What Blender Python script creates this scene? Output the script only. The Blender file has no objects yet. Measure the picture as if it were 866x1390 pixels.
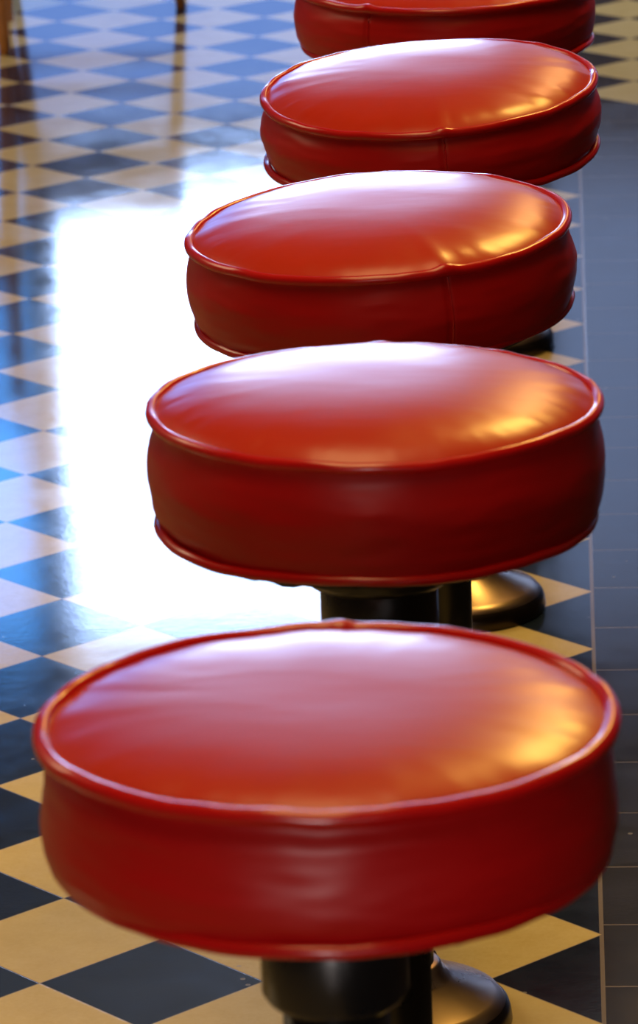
import bpy, bmesh, math, random
from mathutils import Vector, Matrix, noise
C = bpy.context.scene.collection
PI = math.pi
random.seed(4)
H = .1078                      # half diagonal of a floor tile (six inch tiles laid on the diagonal)

# ------------------------------------------------------------------ helpers
def link(name, bm, mat, parent=None, smooth=True, loc=None):
    me = bpy.data.meshes.new(name)
    bm.normal_update(); bm.to_mesh(me); bm.free()
    me.materials.append(mat)
    if smooth:
        for p in me.polygons: p.use_smooth = True
    o = bpy.data.objects.new(name, me); C.objects.link(o)
    if parent: o.parent = parent
    if loc: o.location = loc
    return o

def box(bm, x0, x1, y0, y1, z0, z1, bev=0):
    t = bmesh.new()
    v = [t.verts.new(p) for p in ((x0,y0,z0),(x1,y0,z0),(x1,y1,z0),(x0,y1,z0),(x0,y0,z1),(x1,y0,z1),(x1,y1,z1),(x0,y1,z1))]
    for f in ((0,3,2,1),(4,5,6,7),(0,1,5,4),(1,2,6,5),(2,3,7,6),(3,0,4,7)): t.faces.new([v[i] for i in f])
    if bev: bmesh.ops.bevel(t, geom=list(t.edges), offset=bev, segments=3, affect='EDGES')
    me = bpy.data.meshes.new('t'); t.to_mesh(me); t.free(); bm.from_mesh(me); bpy.data.meshes.remove(me)

def revolve(bm, prof, n=96, mod=None, cap0=False, cap1=False):
    """prof: list of (r, z); mod(r, z, angle) -> (r, z)"""
    rings = []
    for r, z in prof:
        ring = []
        if r < 1e-6:
            p = mod(0, z, 0) if mod else (0, z)
            ring = [bm.verts.new((0, 0, p[1]))]*n
        else:
            for i in range(n):
                a = 2*PI*i/n
                rr, zz = mod(r, z, a) if mod else (r, z)
                ring.append(bm.verts.new((rr*math.cos(a), rr*math.sin(a), zz)))
        rings.append(ring)
    for A, B in zip(rings, rings[1:]):
        for i in range(n):
            j = (i+1) % n
            q = []
            for v in (A[i], A[j], B[j], B[i]):
                if v not in q: q.append(v)
            if len(q) > 2: bm.faces.new(q)
    if cap0: bm.faces.new(rings[0][::-1])
    if cap1: bm.faces.new(rings[-1])
    bmesh.ops.recalc_face_normals(bm, faces=bm.faces)

def ring_tube(bm, path, rad, m=12, closed=True):
    """tube along a closed list of points"""
    n = len(path); rings = []
    for i, p in enumerate(path):
        p = Vector(p)
        a = Vector(path[(i-1) % n]) if closed or i > 0 else p
        b = Vector(path[(i+1) % n]) if closed or i < n-1 else p
        t = (b-a).normalized()
        up = Vector((0,0,1)) if abs(t.z) < .9 else Vector((0,1,0))
        s = t.cross(up).normalized(); u = s.cross(t)
        rr = rad(i) if callable(rad) else rad
        rings.append([bm.verts.new(p + (s*math.cos(2*PI*k/m) + u*math.sin(2*PI*k/m))*rr) for k in range(m)])
    for i in range(n if closed else n-1):
        A, B = rings[i], rings[(i+1) % n]
        for k in range(m): bm.faces.new((A[k], A[(k+1)%m], B[(k+1)%m], B[k]))
    if not closed: bm.faces.new(rings[0][::-1]); bm.faces.new(rings[-1])
    bmesh.ops.recalc_face_normals(bm, faces=bm.faces)

def tag(o, label, cat, group=None):
    o['label'] = label; o['category'] = cat
    if group: o['group'] = group
def struct(o): o['kind'] = 'structure'; return o

# ------------------------------------------------------------------ materials
class NT:
    def __init__(s, name):
        s.m = bpy.data.materials.new(name); s.m.use_nodes = True
        s.n = s.m.node_tree.nodes; s.l = s.m.node_tree.links; s.b = s.n['Principled BSDF']
    def node(s, t, **k):
        n = s.n.new(t)
        for a, v in k.items(): setattr(n, a, v)
        return n
    def link(s, a, b): s.l.new(a, b)
    def math(s, op, a, b=None, c=None):
        n = s.n.new('ShaderNodeMath'); n.operation = op
        for i, v in enumerate((a, b, c)):
            if v is None: continue
            if isinstance(v, (int, float)): n.inputs[i].default_value = v
            else: s.l.new(v, n.inputs[i])
        return n.outputs[0]
    def mix(s, f, a, b):
        n = s.n.new('ShaderNodeMix'); n.data_type = 'RGBA'
        for i, v in ((0, f), (6, a), (7, b)):
            if isinstance(v, (int, float)): n.inputs[i].default_value = v
            elif isinstance(v, tuple): n.inputs[i].default_value = (*v, 1)
            else: s.l.new(v, n.inputs[i])
        return n.outputs[2]
    def noise(s, vec, scale, detail=3, rough=.5):
        n = s.n.new('ShaderNodeTexNoise'); n.inputs['Scale'].default_value = scale
        n.inputs['Detail'].default_value = detail; n.inputs['Roughness'].default_value = rough
        if vec is not None: s.l.new(vec, n.inputs['Vector'])
        return n.outputs['Fac']
    def ramp(s, v, a, b, lo=0., hi=1.):
        n = s.n.new('ShaderNodeMapRange'); s.l.new(v, n.inputs[0])
        n.inputs[1].default_value = a; n.inputs[2].default_value = b
        n.inputs[3].default_value = lo; n.inputs[4].default_value = hi
        return n.outputs[0]
    def bump(s, h, strength, dist, base=None):
        n = s.n.new('ShaderNodeBump'); n.inputs['Strength'].default_value = strength; n.inputs['Distance'].default_value = dist
        s.l.new(h, n.inputs['Height'])
        if base is not None: s.l.new(base, n.inputs['Normal'])
        return n.outputs[0]
    def set(s, **k):
        for a, v in k.items():
            i = s.b.inputs[a.replace('_', ' ')]
            if isinstance(v, tuple): i.default_value = (*v, 1)
            elif isinstance(v, (int, float)): i.default_value = v
            else: s.l.new(v, i)
        return s

def plain(name, col, rough=.5, metal=0, var=.12, scale=30, bump=.1):
    t = NT(name)
    co = t.node('ShaderNodeTexCoord').outputs['Object']
    f = t.noise(co, scale, 4)
    dark = tuple(c*(1-var) for c in col); light = tuple(min(1, c*(1+var)) for c in col)
    t.set(Base_Color=t.mix(f, dark, light), Roughness=t.ramp(f, .3, .7, rough*.85, min(1, rough*1.15)), Metallic=float(metal))
    t.link(t.bump(f, bump, .001), t.b.inputs['Normal'])
    return t.m

def vinyl(name, rough, coat, wav, spec=.5, gg=.004):
    t = NT(name)
    co = t.node('ShaderNodeTexCoord').outputs['Object']
    big = t.noise(co, 9, 1)
    grain = t.node('ShaderNodeTexVoronoi'); grain.inputs['Scale'].default_value = 900; t.link(co, grain.inputs['Vector'])
    mp = t.node('ShaderNodeMapping'); mp.inputs['Scale'].default_value = (.6, 1.4, 1); mp.inputs['Rotation'].default_value = (0, 0, .35); t.link(co, mp.inputs[0])
    streak = t.noise(mp.outputs[0], 20, 3, .5)
    t.set(Base_Color=t.mix(big, (.43, gg*.8, .004), (.50, gg*1.2, .006)), Roughness=rough,
          Coat_Weight=coat, Coat_Roughness=rough*.8)
    t.b.inputs['Specular IOR Level'].default_value = spec
    b1 = t.bump(streak, wav, .0009)
    b2 = t.bump(grain.outputs['Distance'], .03, .0001, b1)
    t.link(b2, t.b.inputs['Normal'])
    return t.m

M = {}
M['vinyl_top'] = vinyl('red_vinyl_top', .28, .0, .5, .40, .022)  # more orange than the sides: warm light put into the colour
M['vinyl_side'] = vinyl('red_vinyl_side', .38, 0, .25, .35)
M['piping'] = vinyl('red_vinyl_piping', .22, 0, .1)
M['black'] = plain('black_enamel', (.008, .008, .009), .3)
M['cloth'] = plain('black_dust_cloth', (.012, .011, .010), .85, 0, .3, 120, .5)
M['steel'] = plain('worn_bronzed_steel', (.36, .27, .22), .28, 1, .12, 14, .1)
M['rimdark'] = plain('dark_bronzed_rim', (.06, .048, .04), .3, 1, .2, 20, .1)
M['wood'] = plain('orange_brown_wood', (.50, .20, .05), .35, 0, .3, 18, .2)
M['wall'] = plain('plaster_wall', (.30, .22, .15), .8, 0, .06, 3, .1)
M['ceil'] = plain('ceiling_paint', (.30, .20, .12), .85, 0, .05, 3, .05)
M['frame'] = plain('dark_window_frame', (.03, .025, .02), .4)
M['laminate'] = plain('counter_top_laminate', (.25, .22, .18), .25, 0, .2, 60, .02)
M['panel'] = plain('counter_panel', (.05, .035, .03), .35)
g = NT('window_glass'); g.set(Base_Color=(1., 1., 1.), Roughness=.0, Transmission_Weight=1.0, IOR=1.0); M['glass'] = g.m

def floor_mat():
    t = NT('checkered_vinyl_tiles')
    co = t.node('ShaderNodeTexCoord').outputs['Object']
    sp = t.node('ShaderNodeSeparateXYZ'); t.link(co, sp.inputs[0])
    a = t.math('DIVIDE', sp.outputs[0], H); b = t.math('DIVIDE', sp.outputs[1], H)
    u = t.math('MULTIPLY', t.math('ADD', a, b), .5); v = t.math('MULTIPLY', t.math('SUBTRACT', a, b), .5)
    fu = t.math('FLOOR', u); fv = t.math('FLOOR', v)
    par = t.math('FLOORED_MODULO', t.math('ADD', fu, fv), 2.)                     # 1 = blue tile, 0 = cream tile
    # border of plain dark tiles beside the counter (a > 6, b < 27)
    band = t.math('MULTIPLY', t.math('GREATER_THAN', a, 6.), t.math('LESS_THAN', b, 27.))
    dark = t.math('MAXIMUM', par, band)
    # joints
    def joint(x, w):                                                              # 1 on a joint
        fr = t.math('FRACT', x)
        d = t.math('MINIMUM', fr, t.math('SUBTRACT', 1., fr))
        return t.math('LESS_THAN', d, w)
    jd = t.math('MAXIMUM', joint(u, .0065), joint(v, .0065))
    S2 = math.sqrt(2)
    jb = t.math('MAXIMUM', joint(t.math('DIVIDE', t.math('ADD', b, 2.70), S2), .007), joint(t.math('DIVIDE', t.math('SUBTRACT', a, 6.), S2), .007))
    nb = t.math('SUBTRACT', 1., band)
    edge = t.math('MULTIPLY', t.math('LESS_THAN', t.math('ABSOLUTE', t.math('SUBTRACT', a, 6.)), .02), t.math('LESS_THAN', b, 27.))
    jn = t.math('ADD', t.math('MULTIPLY', jd, nb), t.math('MULTIPLY', jb, band))
    jn = t.math('MAXIMUM', jn, edge)
    # per tile shade
    cm = t.node('ShaderNodeCombineXYZ'); t.link(fu, cm.inputs[0]); t.link(fv, cm.inputs[1])
    wn = t.node('ShaderNodeTexWhiteNoise'); wn.noise_dimensions = '3D'; t.link(cm.outputs[0], wn.inputs[0])
    cloud = t.noise(co, 22, 5, .6); fine = t.noise(co, 160, 4, .7)
    mixn = t.math('ADD', t.math('MULTIPLY', cloud, .6), t.math('MULTIPLY', fine, .4))
    sv = t.ramp(mixn, .35, .65)
    navy = t.mix(sv, (.006, .012, .034), (.018, .032, .074))
    charc = t.mix(sv, (.012, .012, .013), (.026, .026, .028))
    cream = t.mix(sv, (.70, .56, .24), (.80, .68, .34))
    cream = t.mix(t.math('MULTIPLY', wn.outputs[0], .35), cream, (.82, .72, .42))
    dk = t.mix(band, navy, charc)
    col = t.mix(dark, cream, dk)
    # pale scuffs and specks
    vo = t.node('ShaderNodeTexVoronoi'); vo.inputs['Scale'].default_value = 17; t.link(co, vo.inputs['Vector'])
    speck = t.math('LESS_THAN', vo.outputs['Distance'], .045)
    col = t.mix(t.math('MULTIPLY', speck, .5), col, (.45, .45, .48))
    col = t.mix(t.math('MULTIPLY', jn, .55), col, (.42, .36, .34))
    scr = t.noise(co, 9, 6, .75)
    rgh = t.math('ADD', t.ramp(scr, .3, .7, .07, .13), t.math('MULTIPLY', band, .04))
    t.set(Base_Color=col, Roughness=rgh)
    t.b.inputs['Specular IOR Level'].default_value = .55
    hmap = t.math('SUBTRACT', t.math('MULTIPLY', t.math('ADD', cloud, t.math('MULTIPLY', fine, .35)), .5), t.math('MULTIPLY', jn, .8))
    t.link(t.bump(hmap, .16, .0012), t.b.inputs['Normal'])
    return t.m

# ------------------------------------------------------------------ the setting
X0, X1, Y0, Y1, ZC = -4.2, 3.4, -8.0, 7.0, 3.2
bm = bmesh.new(); box(bm, X0, X1, Y0, Y1, -.12, 0); struct(link('floor', bm, floor_mat(), smooth=False))
bm = bmesh.new(); box(bm, X0, X1, Y0, Y1, ZC, ZC+.12); struct(link('ceiling', bm, M['ceil'], smooth=False))
bm = bmesh.new(); box(bm, X0-.15, X0, Y0, Y1, 0, ZC); struct(link('wall_left', bm, M['wall'], smooth=False))
bm = bmesh.new(); box(bm, X1, X1+.15, Y0, Y1, 0, ZC); struct(link('wall_right', bm, M['wall'], smooth=False))
bm = bmesh.new(); box(bm, X0, X1, Y0-.15, Y0, 0, ZC); struct(link('wall_front', bm, M['wall'], smooth=False))
# far wall with the street windows
WIN = [(-.88, .46, 1.05, 2.45), (.54, 1.65, 1.05, 2.45), (-2.05, -.93, 1.05, 2.45)]
bm = bmesh.new()
xs = sorted([w for w in WIN]); z0, z1 = 1.05, 2.45
box(bm, X0, X1, Y1, Y1+.18, 0, z0); box(bm, X0, X1, Y1, Y1+.18, z1, ZC)
cur = X0
for w in xs: box(bm, cur, w[0], Y1, Y1+.18, z0, z1); cur = w[1]
box(bm, cur, X1, Y1, Y1+.18, z0, z1)
struct(link('wall_back', bm, M['wall'], smooth=False))
for i, (a, b, c, d) in enumerate(WIN):
    bm = bmesh.new(); e = .045
    box(bm, a, a+e, Y1+.03, Y1+.10, c, d); box(bm, b-e, b, Y1+.03, Y1+.10, c, d)
    box(bm, a+e, b-e, Y1+.03, Y1+.10, c, c+e); box(bm, a+e, b-e, Y1+.03, Y1+.10, d-e, d)
    w = struct(link('window_%d' % (i+1), bm, M['frame'], smooth=False))
    bm = bmesh.new(); box(bm, a+e, b-e, Y1+.06, Y1+.066, c+e, d-e)
    link('pane', bm, M['glass'], w, smooth=False)

# ------------------------------------------------------------------ counter stools
def vnoise(x, y, z): return noise.noise(Vector((x, y, z)))

def make_stool(name, x, y, hs, R, thick, dome, tilt=(0, 0), seam=None, seed=0, pinch=.004, bulge=.006, lean=(0, 0), puck=.0008, power=2.7, pk=.5, welt=.0046):
    root = bpy.data.objects.new(name, None); C.objects.link(root)
    root.location = (x, y, 0); root.empty_display_size = .2
    # the seat parts turn and tilt together round the swivel
    T = Matrix.Translation((lean[0], lean[1], hs)) @ Matrix.Rotation(math.radians(tilt[0]), 4, 'X') @ Matrix.Rotation(math.radians(tilt[1]), 4, 'Y')
    Rw = R - .0045
    zt, zb = 0, -thick
    sa = seam if seam is not None else 90
    sr = math.radians(sa)
    def wob(a):      # outline is never a perfect circle, and the welt rides up and down a little
        rr = .0016*math.sin(2*a+seed) + .0012*math.sin(3*a+seed*2.3) + .0008*vnoise(math.cos(a)*3, math.sin(a)*3, seed)
        zz = .0016*vnoise(math.cos(a)*2.2, math.sin(a)*2.2, seed+7) + .0011*vnoise(math.cos(a)*6, math.sin(a)*6, seed+3)
        d = (a - sr + PI) % (2*PI) - PI
        zz += (.0018 if seam is not None else .0005)*math.exp(-(d/.05)**2)
        return rr, zz
    # cushion: domed vinyl disc
    bm = bmesh.new(); prof = []
    NR = 44
    for i in range(NR+1):
        q = i/NR
        r = Rw*(1-(1-q)**1.15)
        prof.append((r, dome*(.68*(1-(r/Rw)**power) + .32*(1-(r/Rw)**11))))
    prof[-1] = (Rw, -.002)
    def md(r, z, a):
        rr, zz = wob(a); k = (r/Rw)**4
        pk = puck*vnoise(math.cos(a)*17, math.sin(a)*17, seed+11)*math.exp(-((r/Rw-.90)/.06)**2)
        lump = .0004*vnoise(r*math.cos(a)*11+seed, r*math.sin(a)*11, seed+5)*(1-k)
        return r+rr*k, z+zz*k+pk+lump
    revolve(bm, prof, 160, md); bm.transform(T)
    link('cushion', bm, M['vinyl_top'], root)
    # side band with a pinch under the welt and a soft belly
    bm = bmesh.new(); prof = []
    for i in range(33):
        q = i/32; z = zt - thick*q
        r = Rw - .001 - pinch*math.exp(-((q-.10)/.09)**2) + bulge*math.exp(-((q-pk)/(.30 if q < pk else .36))**2) - .003*max(0, q-.85)/.15
        prof.append((r, z))
    def ms(r, z, a):
        rr, zz = wob(a); q = -z/thick
        wr = .0011*vnoise(math.cos(a)*2.5, math.sin(a)*2.5, q*4+seed) + .0007*vnoise(math.cos(a)*5, math.sin(a)*5, q*9+seed)
        d = (a - sr + PI) % (2*PI) - PI
        gr = -.0022*math.exp(-(d/.008)**2) if seam is not None else 0
        return r+rr+wr+gr, z+zz*(1-q)+zz*.5*q
    revolve(bm, prof, 360, ms); bm.transform(T)
    side = link('side_band', bm, M['vinyl_side'], root)
    if seam is not None:
        bm = bmesh.new(); pts = []
        for i in range(2, 31):
            q = i/32; z = zt-thick*q
            r, zz = ms(prof[i][0], prof[i][1], sr+.011)
            pts.append(((r+.0002)*math.cos(sr+.011), (r+.0002)*math.sin(sr+.011), zz))
        ring_tube(bm, pts, .0009, 8, closed=False); bm.transform(T)
        link('seam', bm, M['piping'], side)
    # welts
    for zc, rad, dr in ((zt, welt, 0), (zb, welt*.87, -.002)):
        bm = bmesh.new(); pts = []
        for i in range(240):
            a = 2*PI*i/240; rr, zz = wob(a if zc == 0 else a+1)
            pts.append(((Rw+dr+rr)*math.cos(a), (Rw+dr+rr)*math.sin(a), zc+zz+.0005))
        def wr(i):
            d = (2*PI*i/240 - sr + PI) % (2*PI) - PI
            return rad*(1+.25*math.exp(-(d/.04)**2))
        ring_tube(bm, pts, wr, 14); bm.transform(T)
        link('piping', bm, M['piping'], root)
    # dust cloth and pan under the seat
    bm = bmesh.new()
    def mc(r, z, a): return r*(1+.012*vnoise(math.cos(a)*9, math.sin(a)*9, seed)), z+.005*vnoise(math.cos(a)*7, math.sin(a)*7, seed+2)*(r/Rw)
    revolve(bm, [(0, zb-.006), (.08, zb-.006), (Rw-.03, zb-.005), (Rw-.018, zb-.009), (Rw-.012, zb-.008), (Rw-.006, zb+.003)], 120, mc); bm.transform(T)
    link('dust_cover', bm, M['cloth'], root)
    bm = bmesh.new()
    revolve(bm, [(0, zb-.004), (.108, zb-.004), (.112, zb-.008), (.112, zb-.013), (.108, zb-.017), (.066, zb-.026), (.062, zb-.034), (.06, zb-.044), (.054, zb-.05), (0, zb-.05)], 72); bm.transform(T)
    pan = link('seat_pan', bm, M['black'], root)
    for k in range(4):
        a = PI/4 + k*PI/2
        bm = bmesh.new(); revolve(bm, [(0, -.006), (.006, -.006), (.0075, -.004), (.0075, .001), (0, .001)], 6)
        bm.transform(T @ Matrix.Translation((.084*math.cos(a), .084*math.sin(a), zb-.0225)))
        link('bolt', bm, M['black'], pan)
    # pedestal
    hub = T @ Vector((0, 0, zb-.048))
    bm = bmesh.new()
    revolve(bm, [(0, hub.z+.004), (.042, hub.z+.004), (.045, hub.z), (.045, hub.z-.045), (.042, hub.z-.05), (.036, hub.z-.055), (0, hub.z-.055)], 64)
    link('swivel_collar', bm, M['black'], root)
    bm = bmesh.new()
    revolve(bm, [(0, .03), (.0325, .03), (.0325, hub.z-.04), (0, hub.z-.04)], 64)
    link('column', bm, M['black'], root)
    bm = bmesh.new()
    revolve(bm, [(0, .062), (.036, .062), (.039, .060), (.041, .054), (.050, .046), (.088, .029), (.095, .0255), (.0985, .021), (.1005, .016)], 96)
    base = link('base', bm, M['steel'], root)
    bm = bmesh.new()
    revolve(bm, [(.0985, .0215), (.1015, .018), (.1035, .012), (.1045, .004), (.1035, 0), (.096, 0), (.096, .018)], 96)
    link('rim', bm, M['rimdark'], base)
    for k in range(2):
        a = math.radians(68 + 180*k)
        bm = bmesh.new(); revolve(bm, [(0, .0), (.0075, .0), (.0075, .006), (.0055, .0085), (0, .0085)], 16)
        bm.transform(Matrix.Translation((.068*math.cos(a), .068*math.sin(a), .0365)))
        link('screw_head', bm, M['black'], base)
    return root

G = 'red vinyl stools bolted down in a row along the counter'
STOOLS = [
 # x, y, height, radius, thickness, dome, tilt, seam, label
 (dict(x=.4762, y=-2.568, hs=.760, R=.1735, thick=.079, dome=.014, tilt=(0, 0), seam=None, seed=1.3, pinch=.0050, bulge=.0040, pk=.70, power=3.2, lean=(0, 0), puck=.0005, welt=.0056),
  'nearest and largest-looking red vinyl stool, its whole round top in view at the bottom'),
 (dict(x=.4768, y=-1.870, hs=.760, R=.1725, thick=.086, dome=.023, tilt=(0, 0), seam=None, seed=2.9, pinch=.001, bulge=.006, pk=.5),
  'second red vinyl stool from the front, plain deep side without a seam'),
 (dict(x=.4575, y=-1.284, hs=.760, R=.1725, thick=.076, dome=.023, tilt=(2.5, -2.5), seam=-68, seed=4.1, pinch=.001, bulge=.007),
  'third red vinyl stool from the front, upright seam right of centre on its bulging side'),
 (dict(x=.4850, y=-.670, hs=.760, R=.1735, thick=.066, dome=.023, tilt=(4.5, -2.), seam=-84, seed=5.7, pinch=.002, bulge=.007),
  'fourth red vinyl stool from the front, thin seat with bright white window glare on top'),
 (dict(x=.4870, y=-.053, hs=.760, R=.1735, thick=.068, dome=.018, tilt=(2, 0), seam=-120, seed=7.7, pinch=.002, bulge=.005),
  'fifth red vinyl stool, cut off by the top edge of the picture'),
 (dict(x=.4900, y=.560, hs=.760, R=.1735, thick=.070, dome=.018, seam=-100, seed=9.1),
  'sixth red vinyl stool, standing just beyond the one cut by the top edge'),
 (dict(x=.4980, y=1.180, hs=.760, R=.1735, thick=.070, dome=.018, seam=-60, seed=10.2),
  'seventh red vinyl stool, only its foot seen below the third seat on the right'),
 (dict(x=.5050, y=1.795, hs=.760, R=.1735, thick=.070, dome=.018, seam=-60, seed=11.2),
  'eighth and farthest red vinyl stool at the end of the row'),
]
for kw, lab in STOOLS:
    s = make_stool('bar_stool', **kw)
    tag(s, lab, 'stool', G)

# ------------------------------------------------------------------ wooden chairs at the tables beyond
def make_chair(x, y, rz, label):
    root = bpy.data.objects.new('dining_chair', None); C.objects.link(root)
    root.location = (x, y, 0); root.rotation_euler = (0, 0, rz)
    # origin is under the foot of its near right leg
    W, D = .40, .38
    def leg(fx, fy, tx, ty, h, r0=.012, r1=.018):
        bm = bmesh.new(); n = 10
        pts = [(fx+(tx-fx)*i/n, fy+(ty-fy)*i/n, .0005+h*i/n) for i in range(n+1)]
        ring_tube(bm, pts, lambda i: r0+(r1-r0)*i/n, 16, closed=False)
        return link('leg', bm, M['wood'], root)
    leg(0, 0, -.02, .02, .44); leg(-W, 0, -W+.02, .02, .44)
    leg(0, D, -.02, D-.02, .44); leg(-W, D, -W+.02, D-.02, .44)
    bm = bmesh.new(); box(bm, -W-.01, .01, -.01, D+.01, .44, .47, .008)
    link('seat', bm, M['wood'], root)
    bm = bmesh.new()
    for fx in (-.02, -W+.02): ring_tube(bm, [(fx, D-.01+.02*i/8, .46+.42*i/8) for i in range(9)], .015, 12, closed=False)
    for z in (.58, .68, .80): box(bm, -W+.02, -.02, D+.002+(z-.46)*.04, D+.018+(z-.46)*.04, z, z+.06, .004)
    link('backrest', bm, M['wood'], root)
    for sx in (-.012, -W+.012):
        bm = bmesh.new(); ring_tube(bm, [(sx, .01, .2), (sx, D-.01, .2)], .008, 10, closed=False)
        link('stretcher', bm, M['wood'], root)
    tag(root, label, 'chair')
make_chair(-.500, 3.53, math.radians(6), 'orange-brown wooden chair whose leg shows at the top left corner')
def make_wood_stool(x, y, rz, label):
    root = bpy.data.objects.new('wooden_stool', None); C.objects.link(root)
    root.location = (x, y, 0); root.rotation_euler = (0, 0, rz)      # origin under its near right foot
    W = .37
    for fx, fy in ((0, 0), (-W, 0), (0, W), (-W, W)):
        tx, ty = -W/2+(fx+W/2)*.80, W/2+(fy-W/2)*.80
        bm = bmesh.new()
        ring_tube(bm, [(fx+(tx-fx)*i/8, fy+(ty-fy)*i/8, .0005+.44*i/8) for i in range(9)], lambda i: .010+.007*i/8, 14, closed=False)
        link('leg', bm, M['wood'], root)
    bm = bmesh.new(); box(bm, -W+.01, -.01, .01, W-.01, .435, .462, .009)
    link('seat', bm, M['wood'], root)
    for z, y0 in ((.17, .022), (.17, W-.022)):
        bm = bmesh.new(); ring_tube(bm, [(-.022, y0, z), (-W+.022, y0, z)], .008, 10, closed=False)
        link('stretcher', bm, M['wood'], root)
    tag(root, label, 'stool')
make_wood_stool(-.184, 4.00, math.radians(4), 'wooden stool, one thin brown foot showing at the top edge left of the red seats')

# ------------------------------------------------------------------ counter (just outside the right edge)
root = bpy.data.objects.new('diner_counter', None); C.objects.link(root); root.location = (1.02, 0, 0)
bm = bmesh.new(); box(bm, 0, .55, -5.4, 2.88, 0, 1.00); link('body', bm, M['panel'], root, smooth=False)
bm = bmesh.new(); box(bm, -.10, .60, -5.45, 2.93, 1.00, 1.045, .008); link('counter_top', bm, M['laminate'], root, smooth=False)
tag(root, 'long dark counter running beside the row of red stools', 'counter')

# ------------------------------------------------------------------ light
def area(name, loc, to, sx, sy, col, power, spread=180):
    l = bpy.data.lights.new(name, 'AREA'); l.shape = 'RECTANGLE'; l.size = sx; l.size_y = sy
    l.color = col; l.energy = power; l.spread = math.radians(spread)
    o = bpy.data.objects.new(name, l); C.objects.link(o); o.location = loc
    d = Vector(to) - Vector(loc); o.rotation_euler = d.to_track_quat('-Z', 'Y').to_euler()
    return o
# daylight through the street windows and the low glazing under the first
area('daylight', (-.21, Y1-.02, 1.72), (-.21, 0, 1.72), 1.24, 1.28, (.42, .60, 1.), 98)
area('daylight', (1.095, Y1-.02, 1.70), (1.095, 0, 1.70), 1.04, 1.42, (.42, .52, .85), 3.2)
area('daylight', (-1.48, Y1-.02, 1.70), (-1.48, 0, 1.70), 1.08, 1.42, (.08, .36, 1.), 26)
area('daylight', (-.90, Y1-.02, .50), (-.90, 0, .50), 2.0, .7, (.18, .38, 1.), 7)
# warm lamps in a row over the counter
area('counter_lamp', (1.15, .5, 2.65), (.6, -1.5, .8), .42, .42, (1., .60, .12), 24)
area('counter_lamp', (1.15, 2.2, 2.65), (.6, -1.5, .8), .42, .42, (1., .50, .16), 9)
area('counter_lamp', (1.15, 3.9, 2.65), (.6, -1.5, .8), .42, .42, (1., .55, .18), 6)
area('warm_fill', (.95, 4.3, 3.1), (.95, 4.3, 0), .6, 1.0, (1., .74, .36), 14, 120)  # added downlight, no fixture seen; brightens the far right floor
# added fill lights, no fixtures seen for them
area('warm_fill', (-2.0, .5, 3.15), (-1.2, .5, 0), 1.2, 9, (1., .78, .46), 190)  # broad general fill, added and kept out of the seat reflections
area('warm_fill', (.3, -2.2, 3.15), (.3, -2.2, 0), .7, 3.4, (1., .62, .24), 21, 110)  # added straight above the stools to warm the seat tops
area('warm_fill', (.1, -7.2, 2.2), (.4, -2, .6), 1.2, .6, (1., .80, .66), 7)  # added behind the camera to lift the stool fronts, not on the ceiling
area('rear_fill', (.30, -7.9, 1.0), (.4, -2, .6), .40, .8, (1., .88, .86), 52)  # unseen source added behind the camera for the sheen on stool sides

w = bpy.data.worlds.new('world'); bpy.context.scene.world = w; w.use_nodes = True
bg = w.node_tree.nodes['Background']; bg.inputs[0].default_value = (.30, .50, 1., 1); bg.inputs[1].default_value = .45

# ------------------------------------------------------------------ camera
cam = bpy.data.cameras.new('camera'); co = bpy.data.objects.new('camera', cam); C.objects.link(co)
Rv = Vector((.99816914, .05160195, -.0315533)); Uv = Vector((.01553031, .28552966, .95824403)); Fv = Vector((-.05845666, .95697965, -.2842055))
m = Matrix((Rv, Uv, -Fv)).transposed().to_4x4(); m.translation = Vector((.62524, -5.00388, 1.63414))
co.matrix_world = m
cam.sensor_width = 36; cam.lens = 5872/1390*36; cam.shift_y = -45/1390
cam.clip_start = .05; cam.clip_end = 100
cam.dof.use_dof = True; cam.dof.focus_distance = 4.1; cam.dof.aperture_fstop = 15
bpy.context.scene.camera = co
vs = bpy.context.scene.view_settings
vs.view_transform = 'Standard'; vs.look = 'None'; vs.gamma = 1; vs.exposure = 0; vs.use_curve_mapping = False
